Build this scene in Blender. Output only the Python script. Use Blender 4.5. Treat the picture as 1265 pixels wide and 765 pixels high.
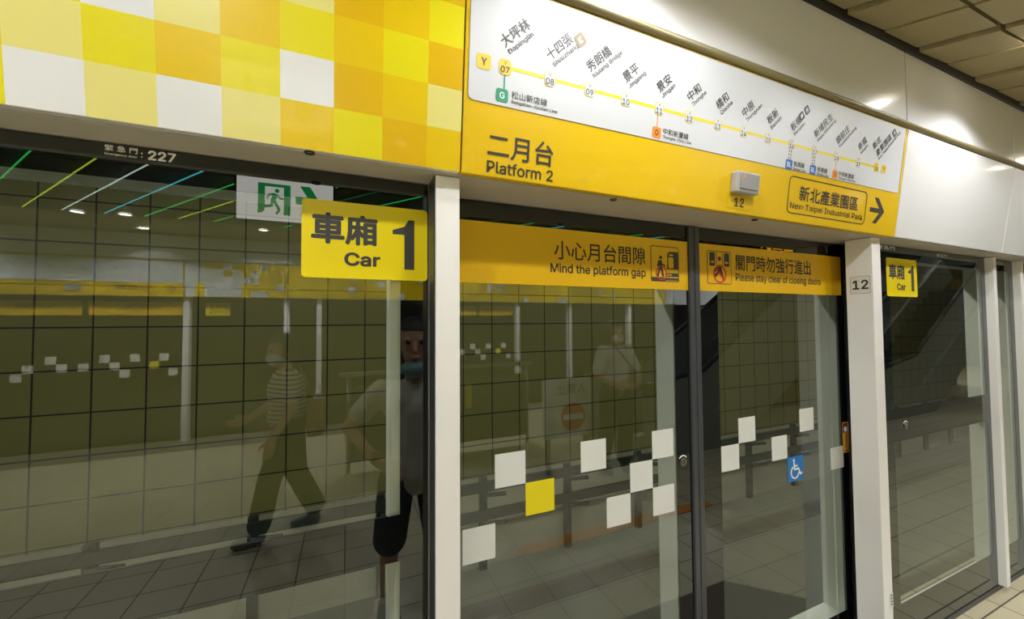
import bpy, bmesh, math, random
from mathutils import Vector, Matrix
for o in list(bpy.data.objects): bpy.data.objects.remove(o)
SC = bpy.context.scene
COL = SC.collection
R = math.radians

# ------------------------------------------------------------------ camera, world, exposure
CAM = (-0.4292, -1.1535, 1.6546)
YAW, PITCH, ROLL = -0.40258, 0.031365, 0.006359
cam_data = bpy.data.cameras.new('camera'); cam = bpy.data.objects.new('camera', cam_data); COL.objects.link(cam)
cam_data.sensor_width = 36; cam_data.lens = 480 * 36 / 1265; cam_data.clip_start = .02
cam.matrix_world = Matrix.Translation(CAM) @ Matrix.Rotation(YAW, 4, 'Z') @ Matrix.Rotation(PITCH, 4, 'X') @ \
    Matrix.Rotation(ROLL, 4, 'Y') @ Matrix.Rotation(R(90), 4, 'X')
SC.camera = cam
SC.view_settings.view_transform = 'Standard'; SC.view_settings.look = 'None'
SC.view_settings.gamma = 1; SC.view_settings.use_curve_mapping = False
SC.view_settings.exposure = 0.35
W = bpy.data.worlds.new('world'); SC.world = W; W.use_nodes = True
W.node_tree.nodes['Background'].inputs[0].default_value = (.9, .95, 1, 1)
W.node_tree.nodes['Background'].inputs[1].default_value = .02
DOWNLIGHT_W = 26          # each recessed ceiling downlight
MID_W = 150
FILL_ROW_W = 37                # added fill row near the screen doors
TUNNEL_FILL_W = 20            # each lamp added to light the tunnel
STREAK = 3.2              # coloured ceiling light tubes

# ------------------------------------------------------------------ materials
def lin(h):
    h = h.lstrip('#'); c = [int(h[i:i+2], 16) / 255 for i in (0, 2, 4)]
    return tuple(v / 12.92 if v <= .04045 else ((v + .055) / 1.055) ** 2.4 for v in c) + (1,)
def mat(name, hexc, rough=.5, metal=0, spec=.5, emit=0, var=0, vscale=6, bump=0, bscale=60, coat=0):
    m = bpy.data.materials.new(name); m.use_nodes = True
    nt = m.node_tree; b = nt.nodes['Principled BSDF']
    b.inputs['Base Color'].default_value = lin(hexc); b.inputs['Roughness'].default_value = rough
    b.inputs['Metallic'].default_value = metal; b.inputs['Specular IOR Level'].default_value = spec
    b.inputs['Coat Weight'].default_value = coat; b.inputs['Coat Roughness'].default_value = .06
    if emit:
        b.inputs['Emission Color'].default_value = lin(hexc); b.inputs['Emission Strength'].default_value = emit
    tc = nt.nodes.new('ShaderNodeTexCoord')
    if var:
        n = nt.nodes.new('ShaderNodeTexNoise'); n.inputs['Scale'].default_value = vscale; n.inputs['Detail'].default_value = 4
        h = nt.nodes.new('ShaderNodeHueSaturation'); h.inputs['Color'].default_value = lin(hexc)
        mr = nt.nodes.new('ShaderNodeMapRange'); mr.inputs['To Min'].default_value = 1 - var; mr.inputs['To Max'].default_value = 1 + var
        nt.links.new(tc.outputs['Object'], n.inputs['Vector']); nt.links.new(n.outputs['Fac'], mr.inputs['Value'])
        nt.links.new(mr.outputs['Result'], h.inputs['Value']); nt.links.new(h.outputs['Color'], b.inputs['Base Color'])
    if bump:
        n = nt.nodes.new('ShaderNodeTexNoise'); n.inputs['Scale'].default_value = bscale
        bp = nt.nodes.new('ShaderNodeBump'); bp.inputs['Strength'].default_value = bump; bp.inputs['Distance'].default_value = .01
        nt.links.new(tc.outputs['Object'], n.inputs['Vector']); nt.links.new(n.outputs['Fac'], bp.inputs['Height'])
        nt.links.new(bp.outputs['Normal'], b.inputs['Normal'])
    return m
def glass_mat(name, tint, ior, black=None):
    """dielectric reflection over a tinted see-through body (or over an opaque enamel when black is given)"""
    m = bpy.data.materials.new(name); m.use_nodes = True; nt = m.node_tree; nt.nodes.clear()
    out = nt.nodes.new('ShaderNodeOutputMaterial'); mx = nt.nodes.new('ShaderNodeMixShader')
    fr = nt.nodes.new('ShaderNodeFresnel'); fr.inputs['IOR'].default_value = ior
    gl = nt.nodes.new('ShaderNodeBsdfGlossy'); gl.inputs['Roughness'].default_value = .0
    gl.inputs['Color'].default_value = (.95, 1, .97, 1)
    if black: base = nt.nodes.new('ShaderNodeBsdfDiffuse'); base.inputs['Color'].default_value = lin(black)
    else: base = nt.nodes.new('ShaderNodeBsdfTransparent'); base.inputs['Color'].default_value = tint + (1,)
    nt.links.new(fr.outputs[0], mx.inputs[0]); nt.links.new(base.outputs[0], mx.inputs[1]); nt.links.new(gl.outputs[0], mx.inputs[2])
    nt.links.new(mx.outputs[0], out.inputs[0]); return m
def clear_mat(name, tint):
    m = bpy.data.materials.new(name); m.use_nodes = True; nt = m.node_tree; nt.nodes.clear()
    out = nt.nodes.new('ShaderNodeOutputMaterial'); t = nt.nodes.new('ShaderNodeBsdfTransparent'); t.inputs[0].default_value = tint + (1,)
    nt.links.new(t.outputs[0], out.inputs[0]); return m
GIOR = 1.82
M_GLASS = glass_mat('glass_face', (.97, .985, .93), GIOR)
M_GBACK = clear_mat('glass_body', (.96, .97, .95))
M_FRIT = glass_mat('black_enamel_glass', None, GIOR, '#0b0c0d')
M_WHITE = mat('white_enamel', '#e2e1e0', .22, coat=.35, var=.015, vscale=3)
M_WHITEP = mat('white_print', '#cfd0d4', .45)
M_POST = mat('white_powder_coat', '#f3f0ed', .35, var=.02, vscale=4)
M_ALU = mat('pale_aluminium', '#f4f7f2', .45, var=.03)
M_DGREY = mat('dark_grey_metal', '#3a3b3e', .35, metal=.4)
M_RUBBER = mat('black_rubber', '#111112', .45)
M_SEAL = mat('grey_rubber', '#44464a', .3)
M_BLACK = mat('black_trim', '#15161a', .4)
M_SOFFIT = mat('grey_soffit', '#b9b2a4', .45, var=.03)
M_YEL = mat('yellow_enamel', '#e3ba04', .3, coat=.25, var=.01, vscale=3)
M_SIGNY = mat('yellow_sign_film', '#f4dc00', .35)
M_STRIPY = mat('amber_sign_film', '#e9b808', .35)
M_INK = mat('dark_ink', '#2f2a26', .5)
M_INKG = mat('grey_ink', '#3c3b3d', .5)
M_WTXT = mat('white_ink', '#f2f2f0', .5)
M_STICK = mat('white_frosted_film', '#e4e5e1', .55, var=.02, vscale=20)
M_STICKY = mat('yellow_film', '#efdc0c', .5)
M_BLUE = mat('blue_film', '#1878c8', .45)
M_TRIM = mat('bronze_moulding', '#857a58', .42, metal=.2)
M_ORANGE = mat('orange_ink', '#e88a34', .5)
M_GREENL = mat('green_ink', '#23916d', .5)
M_BLUEL = mat('line_blue_ink', '#2a66b8', .5)
M_BROWNL = mat('brown_ink', '#8f7d5c', .5)
M_LINEY = mat('line_yellow_ink', '#e8cf1f', .5)
M_BADGE = mat('badge_yellow_ink', '#e6c63a', .5)
M_RED = mat('red_ink', '#d8301c', .5)
M_CHROME = mat('brushed_steel', '#9a9a94', .3, metal=1)
M_BOX = mat('grey_lamp_plastic', '#a5a3a2', .35)
M_BOXL = mat('grey_lamp_lens', '#9b9a9a', .2, coat=.5)
M_CONC = mat('concrete', '#a3a292', .8, var=.12, vscale=3, bump=.2)
M_SLAB = mat('track_slab', '#63655a', .8, var=.15, vscale=4)
M_RAIL = mat('dark_rail', '#1e2a25', .5)
M_STEEL = mat('rail_steel', '#5a544c', .4, metal=.7)
M_LAMP = mat('lamp_white', '#fffaf0', .5, emit=14)
M_TLAMP = mat('tube_white', '#f4f8e8', .5, emit=3)
SK = mat('skin', '#c99b7c', .5, var=.03)
M_HAIR = mat('black_hair', '#0e0c0b', .5, bump=.4, bscale=150)

def grid_mat(name, base, joint, u, v, sx, sz, ox, oz, w, rough, var, axes='XZ', coat=0, bump=.4):
    """regular panels or tiles with straight joints, in object space"""
    m = bpy.data.materials.new(name); m.use_nodes = True; nt = m.node_tree; b = nt.nodes['Principled BSDF']
    b.inputs['Roughness'].default_value = rough; b.inputs['Coat Weight'].default_value = coat; b.inputs['Coat Roughness'].default_value = .1
    tc = nt.nodes.new('ShaderNodeTexCoord'); sp = nt.nodes.new('ShaderNodeSeparateXYZ'); nt.links.new(tc.outputs['Object'], sp.inputs[0])
    def N(op, a, bb=None):
        n = nt.nodes.new('ShaderNodeMath'); n.operation = op
        for i, x in enumerate((a, bb)):
            if x is None: continue
            if isinstance(x, (int, float)): n.inputs[i].default_value = x
            else: nt.links.new(x, n.inputs[i])
        return n.outputs[0]
    ms, cells = [], []
    for ax, s, o in ((axes[0], sx, ox), (axes[1], sz, oz)):
        q = N('DIVIDE', N('SUBTRACT', sp.outputs[ax], o), s)
        cells.append(N('FLOOR', q))
        ms.append(N('LESS_THAN', N('PINGPONG', q, .5), w / s / 2))
    jm = N('MAXIMUM', *ms)
    cv = nt.nodes.new('ShaderNodeCombineXYZ'); nt.links.new(cells[0], cv.inputs[0]); nt.links.new(cells[1], cv.inputs[1])
    wn = nt.nodes.new('ShaderNodeTexWhiteNoise'); nt.links.new(cv.outputs[0], wn.inputs['Vector'])
    no = nt.nodes.new('ShaderNodeTexNoise'); no.inputs['Scale'].default_value = 9; no.inputs['Detail'].default_value = 6
    nt.links.new(tc.outputs['Object'], no.inputs['Vector'])
    val = N('ADD', 1 - var, N('ADD', N('MULTIPLY', wn.outputs['Value'], var), N('MULTIPLY', no.outputs['Fac'], var)))
    hs = nt.nodes.new('ShaderNodeHueSaturation'); hs.inputs['Color'].default_value = lin(base); nt.links.new(val, hs.inputs['Value'])
    mx = nt.nodes.new('ShaderNodeMix'); mx.data_type = 'RGBA'; nt.links.new(jm, mx.inputs[0])
    nt.links.new(hs.outputs[0], mx.inputs[6]); mx.inputs[7].default_value = lin(joint)
    nt.links.new(mx.outputs[2], b.inputs['Base Color'])
    bp = nt.nodes.new('ShaderNodeBump'); bp.invert = True; bp.inputs['Strength'].default_value = bump; bp.inputs['Distance'].default_value = .004
    nt.links.new(jm, bp.inputs['Height']); nt.links.new(bp.outputs['Normal'], b.inputs['Normal'])
    return m
M_FLOOR = grid_mat('floor_tiles', '#c9bd9d', '#5d5446', 0, 0, .29, .25, .15, -.145, .007, .32, .06, 'XY')
M_TWALL = grid_mat('tunnel_panels', '#7f7d4a', '#15150f', 0, 0, .4536, .4508, -.2023, .27, .016, .5, .07, 'XZ')

# ------------------------------------------------------------------ mesh helpers
def base_of(o):
    v = Vector((0, 0, 0))
    while o: v += o.location; o = o.parent
    return v
def thing(name, label, cat, loc=(0, 0, 0), group=None):
    o = bpy.data.objects.new(name, None); COL.objects.link(o); o.location = loc; o.empty_display_size = .1
    return tag(o, label, cat, group)
def tag(o, label=None, cat=None, group=None):
    if label: o['label'] = label
    if cat: o['category'] = cat
    if group: o['group'] = group
    return o
class MB:
    def __init__(s): s.v = []; s.f = []; s.m = []; s.cur = 0
    def add(s, vs, fs, m=None):
        n = len(s.v); s.v += [tuple(x) for x in vs]
        for f in fs: s.f.append([n + i for i in f]); s.m.append(s.cur if m is None else m)
        return s
    def box(s, x0, x1, y0, y1, z0, z1, mm=None):
        """mm: material of the front (-y) face only, when it differs"""
        vs = [(x, y, z) for z in (z0, z1) for y in (y0, y1) for x in (x0, x1)]
        fs = [(0, 1, 5, 4), (2, 6, 7, 3), (0, 4, 6, 2), (1, 3, 7, 5), (0, 2, 3, 1), (4, 5, 7, 6)]
        for i, f in enumerate(fs): s.add(vs, [f]) if False else None
        n = len(s.v); s.v += vs
        for i, f in enumerate(fs): s.f.append([n + k for k in f]); s.m.append(mm if (mm is not None and i == 0) else s.cur)
        return s
    def prism(s, poly, F, h0, h1):
        """polygon in the plane of frame F (counter-clockwise seen from the front), from height h0 to h1"""
        n = len(poly)
        vs = [F(x, y, h0) for x, y in poly] + [F(x, y, h1) for x, y in poly]
        fs = [tuple(range(n, 2 * n)), tuple(range(n - 1, -1, -1))] + [(i, (i + 1) % n, n + (i + 1) % n, n + i) for i in range(n)]
        return s.add(vs, fs)
    def ring(s, outer, inner, F, h0, h1):
        n = len(outer)
        vs = [F(x, y, h) for h in (h0, h1) for P in (outer, inner) for x, y in P]
        fs = []
        for i in range(n):
            j = (i + 1) % n
            fs += [(2*n+i, 2*n+j, 3*n+j, 3*n+i), (i, n+i, n+j, j), (i, j, 2*n+j, 2*n+i), (n+j, n+i, 3*n+i, 3*n+j)]
        return s.add(vs, fs)
    def tube(s, p0, p1, r0, r1=None, n=12, caps=True):
        r1 = r0 if r1 is None else r1
        p0 = Vector(p0); p1 = Vector(p1); d = (p1 - p0).normalized()
        a = d.cross(Vector((0, 0, 1)) if abs(d.z) < .9 else Vector((1, 0, 0))).normalized(); b = d.cross(a)
        vs = [p + (a * math.cos(t) + b * math.sin(t)) * r for p, r in ((p0, r0), (p1, r1)) for t in [2 * math.pi * i / n for i in range(n)]]
        fs = [(i, n + i, n + (i + 1) % n, (i + 1) % n) for i in range(n)]
        if caps: fs += [tuple(range(n)), tuple(range(2 * n - 1, n - 1, -1))]
        return s.add(vs, fs)
    def ball(s, c, r, nu=16, nv=10, sc=(1, 1, 1), rot=None):
        c = Vector(c); vs = []; fs = []
        def P(q):
            q = Vector((q[0] * sc[0], q[1] * sc[1], q[2] * sc[2])) * r
            return c + (rot @ q if rot else q)
        vs.append(P((0, 0, 1)))
        for j in range(1, nv):
            t = math.pi * j / nv
            for i in range(nu):
                p = 2 * math.pi * i / nu; vs.append(P((math.sin(t) * math.cos(p), math.sin(t) * math.sin(p), math.cos(t))))
        vs.append(P((0, 0, -1))); L = len(vs) - 1
        for i in range(nu): fs.append((0, 1 + i, 1 + (i + 1) % nu))
        for j in range(nv - 2):
            for i in range(nu):
                a = 1 + j * nu + i; b2 = 1 + j * nu + (i + 1) % nu; fs.append((a, a + nu, b2 + nu, b2))
        for i in range(nu): fs.append((L, 1 + (nv - 2) * nu + (i + 1) % nu, 1 + (nv - 2) * nu + i))
        return s.add(vs, fs)
    def limb(s, pts):
        """chain of (point, radius): overlapping cones and balls, closed, for voxel union"""
        for (a, ra), (b, rb) in zip(pts, pts[1:]):
            s.tube(a, b, ra, rb, 14)
        for a, ra in pts: s.ball(a, ra, 14, 10)
        return s
    def build(s, name, mats, parent=None, smooth=False, bevel=0, remesh=0, kind=None):
        off = base_of(parent)
        me = bpy.data.meshes.new(name); me.from_pydata([Vector(v) - off for v in s.v], [], s.f)
        mats = mats if isinstance(mats, (list, tuple)) else [mats]
        for m in mats: me.materials.append(m)
        for p, k in zip(me.polygons, s.m): p.material_index = k
        me.validate(); me.update()
        o = bpy.data.objects.new(name, me); COL.objects.link(o); o.parent = parent
        if bevel:
            bm = bmesh.new(); bm.from_mesh(me); bmesh.ops.recalc_face_normals(bm, faces=bm.faces)
            bmesh.ops.bevel(bm, geom=[e for e in bm.edges if len(e.link_faces) == 2 and e.calc_face_angle(0) > .5], offset=bevel, segments=2, affect='EDGES', profile=.5)
            bm.to_mesh(me); bm.free()
        if remesh:
            bm = bmesh.new(); bm.from_mesh(me); bmesh.ops.recalc_face_normals(bm, faces=bm.faces); bm.to_mesh(me); bm.free()
            md = o.modifiers.new('r', 'REMESH'); md.mode = 'VOXEL'; md.voxel_size = remesh; md.use_smooth_shade = True
            sm = o.modifiers.new('s', 'SMOOTH'); sm.factor = .5; sm.iterations = 5
            dg = bpy.context.evaluated_depsgraph_get(); nm = bpy.data.meshes.new_from_object(o.evaluated_get(dg))
            o.modifiers.clear(); o.data = nm; nm.name = name
            if not nm.materials: nm.materials.append(mats[0])
        if smooth:
            for p in o.data.polygons: p.use_smooth = True
        if kind: o['kind'] = kind
        return o
def frame(o, ex, ey):
    o = Vector(o); ex = Vector(ex).normalized(); ey = Vector(ey).normalized(); n = ex.cross(ey)
    return lambda x, y, h=0: o + ex * x + ey * y + n * h
def rect(x0, y0, x1, y1): return [(x0, y0), (x1, y0), (x1, y1), (x0, y1)]
def rrect(x0, y0, x1, y1, r, n=6):
    P = []
    for cx, cy, a in ((x1 - r, y0 + r, -90), (x1 - r, y1 - r, 0), (x0 + r, y1 - r, 90), (x0 + r, y0 + r, 180)):
        P += [(cx + r * math.cos(R(a + 90 * i / n)), cy + r * math.sin(R(a + 90 * i / n))) for i in range(n + 1)]
    return P
def circ(cx, cy, r, n=32, ry=None): return [(cx + r * math.cos(2 * math.pi * i / n), cy + (ry or r) * math.sin(2 * math.pi * i / n)) for i in range(n)]
def arcband(cx, cy, r0, r1, a0, a1, n=20):
    A = [R(a0 + (a1 - a0) * i / n) for i in range(n + 1)]
    return [(cx + r1 * math.cos(a), cy + r1 * math.sin(a)) for a in A] + [(cx + r0 * math.cos(a), cy + r0 * math.sin(a)) for a in reversed(A)]
def bar2(x0, y0, x1, y1, w):
    d = math.hypot(x1 - x0, y1 - y0); nx, ny = -(y1 - y0) / d * w / 2, (x1 - x0) / d * w / 2
    return [(x0 - nx, y0 - ny), (x1 - nx, y1 - ny), (x1 + nx, y1 + ny), (x0 + nx, y0 + ny)]
def flat(name, poly, F, h, m, parent, t=.0006):
    return MB().prism(poly, F, h - t, h).build(name, m, parent)
TXT = {}
import os
try: FONT = bpy.data.fonts.load(os.path.join(bpy.utils.system_resource('DATAFILES', path='fonts'), 'Inter.woff2'))   # the grotesque that ships with Blender
except Exception: FONT = None
def glyphs(body, bold):
    if (body, bold) in TXT: return TXT[(body, bold)]
    cu = bpy.data.curves.new('t', 'FONT'); cu.body = body; cu.size = 1; cu.font = FONT if FONT and ord(max(body)) < 0x2000 else cu.font; cu.fill_mode = 'FRONT'; cu.resolution_u = 4
    o = bpy.data.objects.new('t', cu); COL.objects.link(o)
    bpy.context.view_layer.update()
    me = bpy.data.meshes.new_from_object(o.evaluated_get(bpy.context.evaluated_depsgraph_get()))
    vs = [(v.co.x, v.co.y) for v in me.vertices]; fs = [tuple(p.vertices) for p in me.polygons]
    bpy.data.objects.remove(o); bpy.data.curves.remove(cu); bpy.data.meshes.remove(me)
    if bold:                                                  # heavier strokes: the outline struck several times around itself
        n = len(vs); base = list(fs)
        vs = [(x + bold * math.cos(a), y + bold * math.sin(a)) for a in [R(45 * k) for k in range(8)] for x, y in vs]
        fs = [tuple(i + n * k for i in f) for k in range(8) for f in base]
    TXT[(body, bold)] = (vs, fs); return vs, fs
def text(body, x0, x1, y0, y1, F, h, m, parent, bold=.0, name='lettering', rot=0, org=None, mirror=False, mb=None):
    """flat lettering fitted to the box x0..x1, y0..y1 of the frame, turned by rot degrees about org"""
    vs, fs = glyphs(body, bold)
    ax, bx = min(v[0] for v in vs), max(v[0] for v in vs); ay, by = min(v[1] for v in vs), max(v[1] for v in vs)
    c, s = math.cos(R(rot)), math.sin(R(rot)); ox, oy = org or (0, 0)
    out = []
    for i, (x, y) in enumerate(vs):
        u = (x - ax) / (bx - ax); u = 1 - u if mirror else u
        hh = h + 1e-5 * (i * 8 // len(vs)) if bold else h
        X = x0 + u * (x1 - x0) - ox; Y = y0 + (y - ay) / (by - ay) * (y1 - y0) - oy
        out.append(F(ox + X * c - Y * s, oy + X * s + Y * c, hh))
    if mb is not None: mb.add(out, fs); return mb
    return MB().add(out, fs).build(name, m, parent)

FD = frame((0, 0, 0), (1, 0, 0), (0, 0, 1))              # sliding-door glass face
YF = -.082
FF = frame((0, YF, 0), (1, 0, 0), (0, 0, 1))             # fixed-panel glass face
HB, HT = Vector((0, -.1995, 2.037)), Vector((0, -.2625, 2.523))
HL = (HT - HB).length
FH = frame(HB, (1, 0, 0), HT - HB)                       # leaning header face, y measured up the slope
DOWN = (0, 0, -1)

# ------------------------------------------------------------------ setting
X0, X1 = -9.0, 20.0
YO = -6.0                                                # opposite screen-door face
def S(name, mb, m, **k): return mb.build(name, m, kind='structure', **k)
S('floor', MB().box(X0, X1, -8.2, .125, -.2, 0), M_FLOOR)
S('wall_back', MB().box(X0, X1, 4.43, 4.6, -.66, 3.7), M_TWALL)
S('trim_1', MB().box(X0, X1, 3.08, 4.43, -1.1, -.66), M_CONC)                 # walkway ledge along the tunnel wall
S('trim_2', MB().box(X0, X1, .13, 3.08, -1.3, -1.1), M_SLAB)                  # track slab
S('trim_3', MB().box(X0, X1, .1, .13, -1.1, -.2), M_CONC)
S('wall_left', MB().box(X0 - .2, X0, -8.2, 4.6, -1.3, 3.7), M_CONC)
S('wall_right', MB().box(X1, X1 + .2, -8.2, 4.6, -1.3, 3.7), M_CONC)
S('trim_4', MB().box(X0, X1, .14, 4.6, 3.6, 3.7), M_SLAB)                     # tunnel roof
S('trim_5', MB().box(X0, X1, .115, .14, 2.06, 3.7), M_BLACK)                  # back of the header
S('trim_6', MB().box(X0, X1, -.176, .115, 2.0375, 2.06), M_SOFFIT)            # soffit under the header
S('trim_7', MB().tube((X0, -.262, 2.536), (X1, -.262, 2.536), .0135, n=16), M_TRIM, smooth=True)
S('trim_8', MB().box(X0, X1, -.274, -.24, 2.872, 2.93), M_BLACK)              # black strip standing in for the shadow gap under the ceiling
S('trim_13', MB().box(X0, X1, YO + .02, YO + .6, 0.0002, .004), mat('opposite_edge_strip', '#7d7462', .5))
S('trim_9', MB().box(X0, X1, -.086, .06, 0, .03), M_DGREY)                    # door sill
# ceiling: skewed metal panels in rows, with a dark void above, open over the escalator
M_CEIL = mat('ceiling_metal', '#a89b76', .55, metal=.1, var=.08, vscale=3, bump=.5, bscale=220)
cb = MB(); SK_X = -.60 / .85
def cpanel(xa, w, ya, yb, drop):
    p = lambda x, y: x + (y - (-.29)) * SK_X
    a = [(p(xa, ya), ya), (p(xa + w, ya), ya), (p(xa + w, yb), yb), (p(xa, yb), yb)]
    n = len(cb.v); z0, z1 = 2.905, 2.905 - drop
    cb.add([(x, y, z) for (x, y), z in zip(a, (z1, z0, z0, z1))] + [(x, y, 2.95) for x, y in a],
           [(0, 3, 2, 1), (4, 5, 6, 7), (0, 1, 5, 4), (1, 2, 6, 5), (2, 3, 7, 6), (3, 0, 4, 7)])
rows = [(-.276, -.478), (-.49, -1.06), (-1.072, -1.70)] + [(-1.712 - .62 * k, -2.32 - .62 * k) for k in range(10)]
for ya, yb in rows:
    k0 = int((X0 - (ya + .29) * SK_X - 1.43) / .57) - 1
    cb.cur = 1 if -4.85 < yb and ya < -1.71 else 0
    for k in range(k0, k0 + 56):
        xa = 1.43 + .57 * k
        cx = xa + ((ya + yb) / 2 + .29) * SK_X
        if cx < X0 + .3 or cx > X1 - .3: continue
        if 5.4 < cx < 13.6 and -3.9 < (ya + yb) / 2 < -2.1: continue
        cpanel(xa + .012, .268, ya, yb, .015); cpanel(xa + .288, .272, ya, yb, .006)
cb.build('ceiling', [M_CEIL, mat('ceiling_dark_metal', '#16181a', .55)], kind='structure')
vb = MB()
for x0, x1, y0, y1 in ((X0, 5.1, -8.2, -.24), (13.9, X1, -8.2, -.24), (5.1, 13.9, -2.0, -.24), (5.1, 13.9, -8.2, -3.95)):
    vb.box(x0, x1, y0, y1, 2.96, 3.0)
for a in ((5.1, 13.9, -2.02, -2.0), (5.1, 13.9, -3.95, -3.93), (5.1, 5.12, -3.95, -2.0), (13.88, 13.9, -3.95, -2.0)): vb.box(*a, 3.0, 4.6)
vb.box(5.1, 13.9, -3.95, -2.0, 4.6, 4.65)
S('trim_10', vb, mat('escalator_well', '#5f5e50', .7))

# ------------------------------------------------------------------ header panels
def header_panel(name, label, cat, x0, x1, m, gap=.002, bevel=True):
    r = thing(name, label, cat, ((x0 + x1) / 2, -.19, 2.037))
    MB().prism(rect(x0 + gap, 0, x1 - gap, HL - .004), FH, -.026, 0).build('panel', m, r, bevel=.003)
    return r
def plain_header(label, x0, x1):
    return tag(MB().prism(rect(x0 + .002, 0, x1 - .002, HL - .004), FH, -.026, 0).build('white_header_panel', M_WHITE, None, bevel=.003), label, 'panel')
# checkered panel
CH = {'W': M_WHITE, 'P': mat('pale_yellow_enamel', '#e2d77e', .3, coat=.25), 'B': mat('bright_yellow_enamel', '#e2d40e', .3, coat=.25),
      'G': mat('gold_enamel', '#e3c002', .3, coat=.25), 'A': mat('amber_enamel', '#ddb100', .3, coat=.25)}
rowsC = ['GABGPWPWBP', 'PGAWBGBPGB', 'ABGBGPWBWG', 'BGAPGBGPBA', 'AGBGAWPGBW']     # from the seam leftwards, bottom row first
HX0, HX1, HX2 = -.163, 1.915, 3.085
chk = header_panel('checkered_header_panel', 'header panel with a mosaic of yellow and white squares above the large car sign', 'panel', -5.4, HX0, M_WHITE)
def mosaic(F, x_right, x_left, first, pick, name, mats, parent, step=.1035, edge=0):
    """one connected face of coloured squares"""
    xs = [x_right]
    while True:
        nx = first - step * len(xs)
        if nx <= x_left: break
        xs.append(nx)
    xs.append(x_left); ys = [.0005 + .0985 * j for j in range(5)] + [HL - .006]
    m = MB(); vs = [F(x, y, .0012) for x in xs for y in ys]; fs = []; ks = []
    for i in range(len(xs) - 1):
        for j in range(5): fs.append((i*6+j, i*6+j+1, (i+1)*6+j+1, (i+1)*6+j)); ks.append(pick(i, j))
    m.v = vs; m.f = fs; m.m = ks; return m.build(name, mats, parent)
KEYS = 'WPBGA'
mosaic(FH, HX0 - .003, -5.396, -.148, lambda i, j: KEYS.index(rowsC[j][i] if i < 10 else random.Random(i * 7 + j).choice('WPBGA')), 'mosaic_face', [CH[k] for k in KEYS], chk)
# plain white panels to the right
plain_header('plain white header panel butted against the arrow end of the route map panel', HX1, HX2)
plain_header('white header panel past the thin pale seam, above the narrow glass panels', HX2, 6.9)
# upper fascia panels
for x0, x1, lb in ((-5.4, -3.0, 'glossy white fascia panel above the outer end of the checkered header'), (-3.0, HX0, 'glossy white fascia panel above the checkered header squares next to the map'),
                   (HX0, 1.903, 'glossy white fascia panel above the route map, with bright lamp glare'), (1.908, 3.08, 'glossy white fascia panel with a lit scallop above the plain white header'),
                   (3.085, 6.9, 'glossy white fascia panel under the ceiling, above the narrow glass panels')):
    f = MB().box(x0 + .002, x1 - .002, -.262, -.24, 2.549, 2.875).build('fascia_panel', M_WHITE, None, bevel=.002)
    tag(f, lb, 'panel')
# sensor and screws in the soffit
for (x, y) in ((-.508, -.186), (.341, -.165), (.999, -.165)):
    s = MB()
    s.ring(circ(x, y, .011), circ(x, y, .008), lambda a, b, h: Vector((a, b, 2.0375 - h)), 0, .003).build('soffit_fixing', M_DGREY)
    o = [q for q in COL.objects if q.name.startswith('soffit_fixing')][-1]
for k, (o, lb) in enumerate(zip([q for q in COL.objects if q.name.startswith('soffit_fixing')],
        ('dark round fixing in the soffit under the checkered panel', 'round fixing in the soffit under the platform number', 'round fixing in the soffit below the grey indicator lamp'))):
    tag(o, lb, 'fixing')

# ------------------------------------------------------------------ route map panel
mp = header_panel('route_map_panel', 'yellow header panel with the white route map strip and platform number', 'panel', HX0, HX1, M_YEL)
SH0, SH1 = .183, HL - .008
xs0 = -.152
sheet = MB().prism([(xs0 + .012, SH0), (1.893, SH0 + .012), (1.893, SH1), (xs0, SH1), (xs0, SH0 + .012), (xs0 + .0035, SH0 + .0035)], FH, .0001, .0009).build('map_sheet', M_WHITEP, mp)
MB().ring([(xs0 + .012, SH0), (1.893, SH0 + .012), (1.893, SH1), (xs0, SH1), (xs0, SH0 + .012), (xs0 + .0035, SH0 + .0035)],
          [(xs0 + .013, SH0 + .0012), (1.8915, SH0 + .0133), (1.8915, SH1 - .001), (xs0 + .0015, SH1 - .001), (xs0 + .0015, SH0 + .0125), (xs0 + .005, SH0 + .005)], FH, .0009, .0016).build('map_edge_strip', M_TRIM, mp)
H1 = .0016
ST = [(-.054, '07'), (.078, '08'), (.207, '09'), (.336, '10'), (.465, '11'), (.592, '12'), (.721, '13'), (.849, '14'), (.979, '15'), (1.113, '16'), (1.255, '17'), (1.400, '18'), (1.554, '19'), (1.691, '20')]
flat('route_line', rect(ST[0][0], .2785, ST[-1][0], .2875), FH, H1 - .0003, M_LINEY, mp)
def station_marker(x, num, w, filled):
    o = flat('station_marker', rrect(x - w / 2, .263, x + w / 2, .302, .010), FH, H1 + .0003, M_LINEY if not filled else M_BADGE, mp)
    if not filled: flat('marker_face', rrect(x - w / 2 + .0018, .2648, x + w / 2 - .0018, .3002, .0085), FH, H1 + .0007, M_WHITEP, o)
    text('Y', x - .005, x + .005, .288, .2965, FH, H1 + .001, M_INKG, o)
    text(num, x - .0125, x + .0125, .2675, .284, FH, H1 + .001, M_INKG, o, bold=.012)
for x, n in ST:
    far = x > 1.1
    station_marker(x, n, .034, n in ('07', '20'))
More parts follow.
